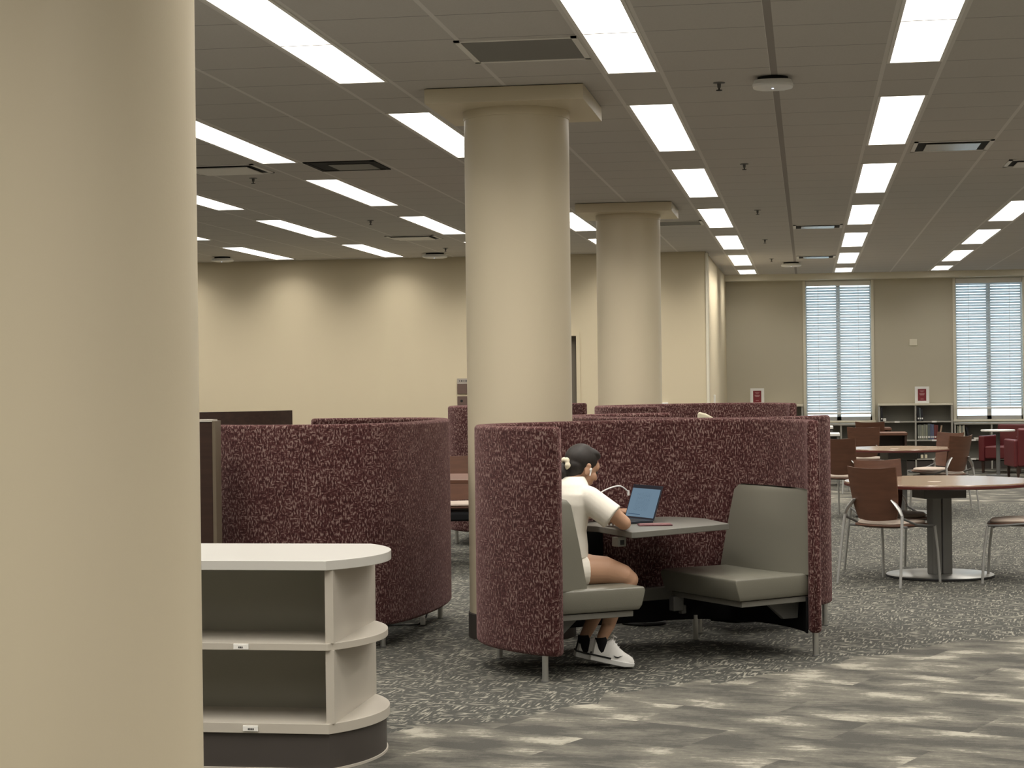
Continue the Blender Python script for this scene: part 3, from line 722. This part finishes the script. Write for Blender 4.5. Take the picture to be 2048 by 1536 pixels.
def shoe(toe, heel, h0, nm, sgn):
    d = Vector((toe[0] - heel[0], toe[1] - heel[1], toe[2] - heel[2])); Ln = d.length; d.normalize()
    s_ = Vector((-d.y, d.x, 0)).normalized(); n_ = d.cross(s_)
    if n_.z < 0: n_ = -n_
    B = L(*heel)
    def W_(x, y, z): return B + d * x * Ln + s_ * y + n_ * z
    def foot_w(x): return .030 + .014 * math.sin(min(1, x * 1.25) * PI * .62) if x < .82 else .042 * math.sqrt(max(.02, 1 - ((x - .74) / .28) ** 2))
    up = MB(); rg = []
    top = [(0.0, .108), (.04, .122), (.12, .108), (.22, .094), (.32, .108), (.40, .126), (.48, .108), (.60, .084), (.74, .066), (.86, .056), (.95, .046), (1.0, .030)]
    for x, zt in top:
        w_ = foot_w(max(x, .03)) * (.55 if x == 0 else 1); rg.append([W_(x, w_ * math.cos(t) * (1 if math.sin(t) < .3 else .86), .018 + (zt - .018) * max(0, math.sin(t)) ** .8 - .004 * (math.sin(t) < 0)) for t in [2 * PI * k / 20 for k in range(20)]])
    up.loft(rg); u_ = up.build('shoe', 'shoe', pe)
    so_ = MB(); rg = []
    for x in (-.03, 0, .06, .2, .35, .5, .65, .8, .92, .99, 1.02):
        w_ = foot_w(max(x, .03)) * (.7 if x < 0 else 1.0) + .004; lo = -.006 + .012 * max(0, x - .8) * 3; hi = .024 - .004 * x
        if x > 1: w_ *= .6
        rg.append([W_(x, -w_, hi), W_(x, w_, hi), W_(x, w_ * .96, lo), W_(x, -w_ * .96, lo)])
    so_.loft(rg).build('sole', 'plastic', u_, bevel=.004)
    stp = MB()
    for x0, x1, zb, zt in ((-.035, .46, .021, .030),):
        for yy in (-1, 1):
            xs = [x0 + (x1 - x0) * k / 8 for k in range(9)]
            stp.loft([[W_(x, yy * (foot_w(max(x, .03)) + .003), zb), W_(x, yy * (foot_w(max(x, .03)) + .0065), zb), W_(x, yy * (foot_w(max(x, .03)) + .0065), zt), W_(x, yy * (foot_w(max(x, .03)) + .003), zt)] for x in xs])
    stp.build('stripe', 'rubber', u_, smooth=False)
    if h0:
        MB().loft([[W_(-.03, -.010, z) + d * 0, W_(-.03, .010, z), W_(-.005, .014, z), W_(-.005, -.014, z)] for z in (.02, .05, .08, .095)]).build('heel_tab', 'rubber', u_, bevel=.003)
    # small check-shaped mark on the outer side
    mk = MB(); yy = -1 * sgn
    o2 = [(.50, .044), (.545, .034), (.60, .0335), (.72, .052), (.61, .041), (.555, .0405)]
    def mp(x, z, t): return W_(x, yy * (foot_w(x) * (1 - .55 * ((z - .018) / .055) ** 2) + t), z)
    mk.loft([[mp(x, z, .001) for x, z in o2], [mp(x, z, .004) for x, z in o2]]).build('check_mark', 'rubber', u_, smooth=False)
    lc = MB()
    for k, x in enumerate((.46, .52, .58)): lc.tube([W_(x, -.020, .100 - k * .013), W_(x + .01, 0, .117 - k * .014), W_(x, .020, .100 - k * .013)], .0028, 6)
    lc.tube([W_(.43, 0, .118), W_(.42, -.01, .142), W_(.50, -.018, .136)], .0028, 6)
    lc.build('laces', 'plastic', u_)
shoe((-.225, .170, .008), (-.415, .290, .055), False, 'r', 1)
shoe((-.255, .335, .006), (-.440, .410, .060), True, 'l', 1)
sk = MB().cap(L(-.369, .260, .166), .032, L(-.360, .257, .062), .033, 16, flat=True); sk.build('sock', 'black', pe)
sk = MB().cap(L(-.398, .388, .166), .032, L(-.392, .386, .062), .033, 16, flat=True); sk.build('sock', 'black', pe)

# ------------------------------------------------------------------ floor clutter under the booths
o = tag(MB().tube([(x, y, .013) for x, y in catmull([(-1.16, 11.70), (-1.02, 11.62), (-.90, 11.72), (-1.0, 11.82), (-1.12, 11.76)], 8)], .012, 8).build('power_cord', 'rubber'), 'coiled black power cord on the carpet under the occupied booth', 'cord')
o = tag(MB().tube([(-.62, 11.95, .012), (-.45, 11.85, .012), (-.30, 11.92, .012), (-.16, 11.84, .012)], .014, 8).build('power_cord', 'rubber'), 'black power cord on the carpet under the right seat', 'cord')
e = empty('hanging_cord', (-2.375, 11.62, 0), 0, 'thin black cord hanging under the left booth with a pale tag', 'cord')
MB().tube([(0.02, 0, .22), (0, .0, .12), (-.02, -.03, .05), (-.06, -.06, .008), (-.2, -.1, .008), (-.35, -.05, .008)], .005, 8).build('lead', 'rubber', e)
MB().box((-.035, -.05, .03), (.03, .02, .05)).build('tag', 'tag', e, bevel=.003)

# ------------------------------------------------------------------ near shelf unit
sx = -1.885
su = empty('low_shelf_unit', (sx, 7.2, 0), 0, 'low double-sided shelf unit with white top and rounded end beside the huge column', 'shelf unit')
def dshape(r=0., ex=.168, x0=-2.4, y1=.755):
    pts = [(x0, -r)]
    hh = y1 / 2 + r; R_ = (hh * hh + ex * ex) / (2 * ex); a = math.asin(hh / R_)
    for k in range(25):
        t = -a + 2 * a * k / 24; pts.append((ex - R_ + R_ * math.cos(t), y1 / 2 + R_ * math.sin(t)))
    pts += [(x0, y1 + r)]
    return pts
MB().prism(dshape(.012, .163), .797, .835).build('top', 'shelfwhite', su, bevel=.002)
for z in (.478, .148): MB().prism(dshape(0, .145 if z > .3 else .15), z, z + .028 + (.012 if z < .3 else 0)).build('shelf', 'shelfgrey', su, bevel=.0015)
MB().span((-.012, .012, .188), (.022, .743, .478)).span((-.012, .012, .506), (.022, .743, .797)).build('end_panel', 'shelfgrey', su, smooth=False)
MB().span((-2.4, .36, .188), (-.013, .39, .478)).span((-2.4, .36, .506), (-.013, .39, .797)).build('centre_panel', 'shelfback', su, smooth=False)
MB().span((-2.4, .012, .188), (-2.36, .743, .797)).build('end_panel', 'shelfgrey', su, smooth=False)
MB().prism(dshape(-.012, .135), .004, .148).build('plinth', 'plinth', su)
MB().prism(dshape(-.004, .14), 0, .010).build('kick_strip', 'shelfgrey', su)
for (x, z, s1) in ((-.355, .492, 'upper'), (-.32, .167, 'lower')):
    e = MB().span((x - .03, -.006, z - .0115), (x + .033, .0, z + .0115)).build('label_holder', 'tag', su, bevel=.002)
    b = MB()
    for i in range(3 if s1 == 'upper' else 4): b.box((x - .006 + i * .0065, -.0066, z - .002), (.0048, .001, .007))
    b.build('call_number', 'ink', e, smooth=False)

# ------------------------------------------------------------------ dark divider, desk
e = empty('wood_divider', (-3.30, 10.16, 0), 0, 'dark wood divider panel left of the left booth by the huge column', 'divider')
MB().span((-1.0, .0, .02), (-.012, .09, 1.325)).build('panel', 'dkwood', e, smooth=False)
MB().span((-.012, -.004, .02), (.008, .096, 1.33)).build('edge_band', mat('brown_edge', (.14, .11, .075), .5), e, bevel=.002)
MB().span((-1.0, -.004, 1.325), (-.012, .094, 1.337)).build('top_band', 'shelfgrey', e, smooth=False)
e = empty('curved_desk', (-6.6, 19.6, 0), 0, 'dark brown curved service desk in front of the tan wall', 'desk')
def arcp(r, a0, a1, n=24): return [(r * math.cos(a0 + (a1 - a0) * k / n), r * math.sin(a0 + (a1 - a0) * k / n)) for k in range(n + 1)]
o_, i_ = arcp(1.35, math.radians(200), math.radians(338)), arcp(1.28, math.radians(338), math.radians(200))
MB().prism(o_ + i_, 0, 1.25).build('front', 'dkwood', e)
MB().prism(arcp(1.38, math.radians(200), math.radians(338)) + arcp(1.0, math.radians(338), math.radians(200)), .98, 1.02).build('counter', 'dkwood', e, bevel=.004)

# ------------------------------------------------------------------ chairs
def make_chair(lab):
    e = empty('side_chair', (0, 0, 0), 0, lab, 'chair', 'brown wooden side chairs with silver legs')
    rg = []
    for z, s_ in ((.418, .78), (.428, .95), (.438, 1.0), (.444, .99)):
        rg.append([Vector((x, y + .02, z + .02 * (y / .24) ** 2 * (1 if y > 0 else .3) * -.5)) for x, y in superell(0, 0, .245 * s_, .235 * s_, 3)])
    seat = MB().loft(rg).build('seat', 'walnut', e)
    rg = []
    for z, s_ in ((.445, .93), (.458, .96), (.468, .92), (.472, .70)):
        rg.append([Vector((x, y + .02, z - .012 * (y / .24) ** 2)) for x, y in superell(0, 0, .235 * s_, .225 * s_, 3)])
    MB().loft(rg).build('cushion', 'pad', seat)
    # curved plywood back
    rg = []
    for k in range(13):
        t = k / 12; z = .485 + t * .375; hw = .196 + .016 * t - .03 * (1 - t) ** 4; y0 = -.165 - .075 * t
        row = []
        for j in range(13):
            s_ = -1 + 2 * j / 12; zz = z + (.012 * s_ * s_ if t > .9 else 0) + (-.015 * (1 - s_ * s_) * (1 - t) ** 2)
            row.append(Vector((s_ * hw, y0 - .045 * (1 - s_ * s_), zz)))
        rg.append(row + [p + Vector((0, .012, 0)) for p in reversed(row)])
    back = MB().loft(rg).build('backrest', 'walnut', e)
    for s_ in (-1, 1):
        MB().tube([(s_ * .275, -.285, 0), (s_ * .262, -.245, .30), (s_ * .250, -.215, .515)], [.010, .011, .012], 10).build('leg', 'silver', e)
        MB().tube([(s_ * .250, -.214, .515), (s_ * .228, -.215, .56), (s_ * .190, -.212, .60), (s_ * .160, -.222, .63)], [.016, .022, .022, .014], 10, flat=.45).build('bracket', 'silver', back)
        MB().tube([(s_ * .250, .275, 0), (s_ * .243, .262, .22), (s_ * .235, .235, .425)], .010, 10).build('leg', 'silver', e)
        MB().tube([(s_ * .252, -.218, .50), (s_ * .262, -.05, .445), (s_ * .25, .12, .428), (s_ * .236, .235, .425)], .009, 8).build('side_rail', 'greydark', e)
    MB().tube([(-.24, .19, .415), (.24, .19, .415)], .009, 8).tube([(-.25, -.15, .43), (.25, -.15, .43)], .009, 8).build('cross_rail', 'greydark', e)
    return e
ch0 = make_chair('')
chairs = [  # x, y, facing angle, label
    (.594, 14.208, 53.6, 'brown wooden chair in front of the nearest round table, seen from behind'),
    (.65, 15.02, -62, 'brown chair behind the front one at the nearest table, its lit back facing us'),
    (1.57, 14.38, 170, 'chair cut by the right edge of the picture, pale seat and thin legs showing'),
    (1.48, 21.32, 141, 'brown chair right of the second round table, turned half away'),
    (1.46, 22.2, -140, 'brown chair beyond the right side of the second table, facing the viewer'),
    (.42, 20.75, 62, 'brown chair left of the second round table, half hidden by the booth edge'),
    (.74, 25.2, 84, 'brown chair seen from behind, beyond the second round table'),
    (.93, 28.0, 80, 'farthest brown chair in front of the left window, only its top showing'),
]
for i, (x, y, a, lab) in enumerate(chairs):
    c = ch0 if i == 0 else copy_tree(ch0)
    place(c, (x, y, 0), math.radians(a - 90), lab)

def make_table(lab, r, dark=False):
    e = empty('round_table', (0, 0, 0), 0, lab, 'table', 'round cafe tables')
    top = MB().lathe([(.001, .733), (r - .004, .733), (r, .728), (r, .722)], 72).build('tabletop', 'tabletop', e)
    MB().lathe([(r - .001, .724), (r + .002, .720), (r + .001, .704), (r - .012, .698), (.001, .698)], 72).build('edge_band', 'edge', top)
    MB().lathe([(.05, .7335), (.05, .736), (.001, .736)], 20).build('cable_port', 'pad', top, loc=(-.05, -.25, 0))
    rz = math.radians(20)
    MB().box((0, 0, .648), (.34, .24, .095), rz=rz).build('top_bracket', 'greydark', e, bevel=.004)
    for s_ in (-1, 1):
        MB().box((s_ * .042 * math.cos(rz), s_ * .042 * math.sin(rz), .315), (.080, .11, .60), rz=rz).build('post', 'postgrey' if not dark else 'greydark', e, bevel=.012, seg=3)
    MB().lathe([(.405, 0), (.41, .006), (.405, .018)], 56).build('base_rim', 'dark', e)
    MB().lathe([(.001, .020), (.40, .020), (.406, .017), (.405, .012)], 56).build('base_plate', 'steel', e)
    return e
place(make_table('', .715), (.985, 14.69, 0), 0, 'nearest round table with wood-look top and silver pedestal at right')
place(make_table('', .60, True), (.99, 21.3, 0), 0, 'second round table beyond the nearest one, with dark pedestal')

# desks, white tables further back
def desk(x0, x1, y0, y1, z, top, side, lab, name='study_desk'):
    e = empty(name, ((x0 + x1) / 2, (y0 + y1) / 2, 0), 0, lab, 'desk')
    hx, hy = (x1 - x0) / 2, (y1 - y0) / 2
    MB().span((-hx, -hy, z - .035), (hx, hy, z)).build('desktop', top, e, bevel=.004)
    MB().span((-hx + .01, -hy + .02, 0), (-hx + .04, hy - .02, z - .035)).build('side_panel', side, e, smooth=False)
    MB().span((hx - .04, -hy + .02, 0), (hx - .01, hy - .02, z - .035)).build('side_panel', side, e, smooth=False)
    MB().span((-hx + .04, hy - .06, .1), (hx - .04, hy - .035, z - .035)).build('back_panel', side, e, smooth=False)
desk(.60, 1.375, 26.75, 27.45, .735, 'walnut', 'dkwood', 'dark brown study desk with brown top beyond the second round table')
desk(.72, 1.25, 28.9, 29.6, .745, 'walnut', 'dkwood', 'farther small brown desk in front of the left window')
desk(-.35, .44, 26.6, 27.2, .735, 'white', 'greydark', 'white-topped desk just right of the booth edge')
desk(-.35, .37, 28.3, 28.9, .79, 'white', 'greydark', 'farther white-topped desk under the left window')
# black wooden chair and brown table in the gap left of the middle column
e = empty('black_chair', (-2.78, 15.22, 0), math.radians(-78), 'black wooden armless chair in the gap left of the middle column', 'chair')
MB().box((0, 0, .43), (.44, .44, .07)).build('seat', 'black', e, bevel=.02)
MB().box((0, -.205, .63), (.42, .05, .40), rot=Matrix.Rotation(.12, 3, 'X')).build('backrest', 'black', e, bevel=.015)
for sx_ in (-1, 1):
    for sy in (-1, 1): MB().box((sx_ * .19, sy * .19, .20), (.045, .045, .40)).build('leg', 'black', e, bevel=.004)
e = empty('wood_table', (-3.0, 14.75 + .95, 0), 0, 'brown rectangular table behind the left booth beside the column', 'table')
MB().box((0, -.25, .72), (1.3, 1.05, .03)).build('tabletop', 'walnut', e, bevel=.003)
for sx_ in (-1, 1):
    for sy in (-1, 1): MB().box((sx_ * .58 - .02, sy * .45 - .25, .355), (.05, .05, .70)).build('leg', 'dkwood', e)
c = copy_tree(ch0); place(c, (-3.05, 16.35, 0), math.radians(200), 'brown chair with pale cushion glimpsed between the left booth and the column')

# red armchairs and side table
def make_arm(lab):
    e = empty('armchair', (0, 0, 0), 0, lab, 'armchair', 'red leather armchairs')
    MB().span((-.26, -.26, .22), (.26, .33, .42)).build('seat', 'red', e, bevel=.03, seg=3)
    MB().box((0, -.30, .47), (.62, .11, .56), rot=Matrix.Rotation(.08, 3, 'X')).build('backrest', 'red', e, bevel=.03, seg=3)
    for s_ in (-1, 1):
        MB().span((s_ * .26, -.30, .18), (s_ * .36, .33, .58)).build('arm', 'red', e, bevel=.025, seg=3)
        for y in (-.28, .28): MB().loft([[Vector((s_ * .30 + dx * r_, y + dy * r_, z)) for dx, dy in ((-1, -1), (1, -1), (1, 1), (-1, 1))] for z, r_ in ((0, .014), (.20, .024))]).build('leg', 'dkwood', e)
    return e
a0 = make_arm(''); a1_ = copy_tree(a0); 
place(a0, (3.27, 28.4, 0), math.radians(8), 'red leather armchair in front, its back cut by the right edge of the picture')
place(a1_, (3.10, 30.2, 0), math.radians(150), 'red leather armchair behind the other one, facing the viewer')
e = empty('side_table', (2.84, 29.2, 0), 0, 'small table with a thin pale top beside the red armchairs', 'table')
MB().lathe([(.001, .70), (.25, .70), (.255, .69), (.25, .675), (.001, .675)], 40).build('tabletop', 'white', e)
MB().lathe([(.03, .01), (.03, .675)], 16).build('post', 'greydark', e); MB().lathe([(.001, .02), (.18, .015), (.18, 0)], 32).build('base', 'greydark', e)

# cream wing of a lounge chair rising inside the farther booths
e = empty('lounge_chair', (-.70, 15.35, 0), math.radians(10), 'cream high-backed lounge chair whose rounded tip shows above the booth', 'chair')
out = [(-.23, .40), (-.23, 1.0), (-.21, 1.27), (-.14, 1.25), (-.05, 1.20), (.03, 1.12), (.10, 1.0), (.22, .80), (.25, .40)]
MB().loft([[Vector((x, -.2, z)) for x, z in out], [Vector((x * .97, -.12, z * .995)) for x, z in out]]).build('backrest', 'cream', e, bevel=.02, seg=3)
MB().box((0, .08, .38), (.50, .50, .10)).build('seat', 'cream', e, bevel=.03, seg=3)
MB().lathe([(.20, 0), (.20, .015), (.025, .03), (.025, .34)], 24).build('pedestal', 'steel', e)

# ------------------------------------------------------------------ bookcases by the windows
def bookcase(x0, x1, ht, lab, shelves):
    e = empty('bookcase', ((x0 + x1) / 2, 31.53, 0), 0, lab, 'bookcase', 'grey bookcases along the window wall')
    hx = (x1 - x0) / 2; y0, y1 = -.15, .15
    MB().span((-hx - .005, y0 - .01, ht - .03), (hx + .005, y1, ht)).build('top', 'trim' if ht > .9 else 'caseframe', e, bevel=.002)
    for x in (-hx, -.0125, hx - .025): MB().span((x, y0, .0), (x + .025, y1, ht - .03)).build('upright', 'caseframe', e, smooth=False)
    MB().span((-hx + .025, y1 - .02, .13), (hx - .025, y1 - .005, ht - .03)).build('back_panel', 'caseback', e, smooth=False)
    MB().span((-hx + .025, y0 + .03, 0), (hx - .025, y0 + .05, .13)).build('plinth', 'plinth', e, smooth=False)
    for z in shelves:
        for s_ in (-1, 1):
            sh_ = MB().span((.0125 if s_ > 0 else -hx + .025, y0 + .005, z - .02), (hx - .025 if s_ > 0 else -.0125, y1 - .02, z)).build('shelf', 'caseframe', e, smooth=False)
            MB().span((s_ * hx / 2 - .04, y0 - .001, z - .022), (s_ * hx / 2 + .04, y0 + .005, z + .004)).build('label_holder', 'tag', sh_, smooth=False)
    return e
bookcase(1.149, 2.338, 1.075, 'tall grey two-bay bookcase between the windows holding a row of books', (.785, .48, .17))
bookcase(2.362, 3.55, .755, 'low grey bookcase under the right window', (.48, .17))
bookcase(-1.27, -.08, 1.075, 'tall bookcase against the window wall hidden behind the booths', (.785, .48, .17))
bookcase(-.056, 1.13, .755, 'low bookcase under the left window', (.48, .17))
bcol = {'grey': (.20, .21, .18), 'sage': (.24, .25, .19), 'blue': (.10, .12, .20), 'maroon': (.14, .03, .03), 'tan': (.38, .27, .19), 'black': (.015, .015, .02), 'cream': (.55, .52, .42), 'slate': (.10, .12, .13)}
def book(x, z, w_, h_, col, lab, tilt=0, grp='books on the bookcases', lie=False):
    e = empty('book', (x, 31.45, z), 0, lab, 'book', grp)
    d_ = .16
    rot = Matrix.Rotation(tilt, 3, 'Y')
    c_ = mat('book_' + col, bcol[col], .6)
    if lie:
        MB().span((-h_ / 2, -.06, 0), (h_ / 2, .08, w_)).build('cover', c_, e, bevel=.002); MB().span((-h_ / 2 + .004, -.062, .004), (h_ / 2 - .004, .0, w_ - .004)).build('pages', 'tag', e, smooth=False); return
    b = MB().span((-w_ / 2, -.06, 0), (w_ / 2, d_ - .06, h_)); bmesh.ops.rotate(b.bm, verts=b.bm.verts, cent=(0, 0, 0), matrix=rot)
    b.build('cover', c_, e, bevel=.002)
    b = MB().span((-w_ * .35, -.0615, .03), (w_ * .35, -.0600, .055)); bmesh.ops.rotate(b.bm, verts=b.bm.verts, cent=(0, 0, 0), matrix=rot)
    b.build('spine_label', 'tag', e, smooth=False)
seq = [('grey', .24), ('grey', .245), ('sage', .24), ('grey', .25), ('sage', .245), ('slate', .26), ('blue', .255), ('blue', .25), ('maroon', .24), ('maroon', .235)]
word = ['first (leftmost)', 'second', 'third', 'fourth', 'fifth', 'sixth', 'seventh', 'eighth', 'ninth', 'tenth']
x = 1.775
for i, (c_, h_) in enumerate(seq):
    w_ = .026 + .006 * (i % 3); book(x + w_ / 2, .482, w_, h_, c_, '%s book, %s, in the row on the middle shelf of the tall bookcase' % (word[i], c_)); x += w_ + .0015
book(x + .012, .487, .026, .23, 'tan', 'tan book leaning at the right end of the row on the middle shelf', .20)
book(1.20, .787, .03, .23, 'black', 'dark book at the left end of the top shelf of the tall bookcase')
for i, c_ in enumerate(('black', 'slate', 'black')): book(1.79 + i * .032, .787, .028, .24 - .02 * i, c_, '%s dark book in the small group on the top shelf right bay' % ['left', 'middle', 'right'][i], -.05)
x = 2.42
for i, c_ in enumerate(('sage', 'cream', 'grey', 'cream')): book(x, .484, .026, .22 + .01 * (i % 2), c_, '%s book standing on the low bookcase under the right window' % word[i], -.03 if i == 3 else 0); x += .033
book(x + .05, .487, .03, .2, 'black', 'black book leaning left beside the books on the low bookcase', -.25)
book(x + .20, .481, .03, .16, 'cream', 'cream book lying flat on the low bookcase under the right window', lie=True)
tag(MB().box((0, 0, .025), (.05, .05, .05)).build('small_cup', 'white', bevel=.008, loc=(1.245, 31.42, .786)), 'small white cup on the top shelf left bay of the tall bookcase', 'cup')
e = empty('small_box', (1.86, 31.45, .171), 0, 'small black box with two white cups on the lowest shelf', 'box')
MB().box((-.04, 0, .06), (.10, .1, .12)).build('case', 'rubber', e, bevel=.004); MB().box((-.02, -.06, .035), (.04, .03, .06)).build('cup', 'cream', e, bevel=.006); MB().box((.045, -.04, .035), (.04, .03, .06)).build('cup', 'cream', e, bevel=.006)
def sign(x, z, lab):
    e = empty('sign_holder', (x, 31.50, z), 0, lab, 'sign', 'white framed maroon signs')
    t = MB().span((-.115, -.008, 0), (.115, .008, .275)).build('frame', 'plastic', e, bevel=.003)
    p_ = MB().span((-.068, -.0095, .04), (.068, -.008, .235)).build('poster', 'poster', e, smooth=False)
    b = MB()
    for zz, wd in ((.205, .075), (.19, .05), (.16, .085), (.148, .085), (.136, .06), (.07, .05)): b.span((-wd / 2, -.0105, zz - .003), (wd / 2, -.0095, zz + .003))
    b.build('lettering', 'print_pale', p_, smooth=False)
    MB().span((-.10, 0, 0), (.10, .07, .006)).build('stand', 'plastic', e, smooth=False)
sign(1.857, 1.077, 'white framed maroon sign on top of the two-bay bookcase right of the left window')
sign(-.83, 1.077, 'white framed maroon sign left of the left window, standing above the booths')
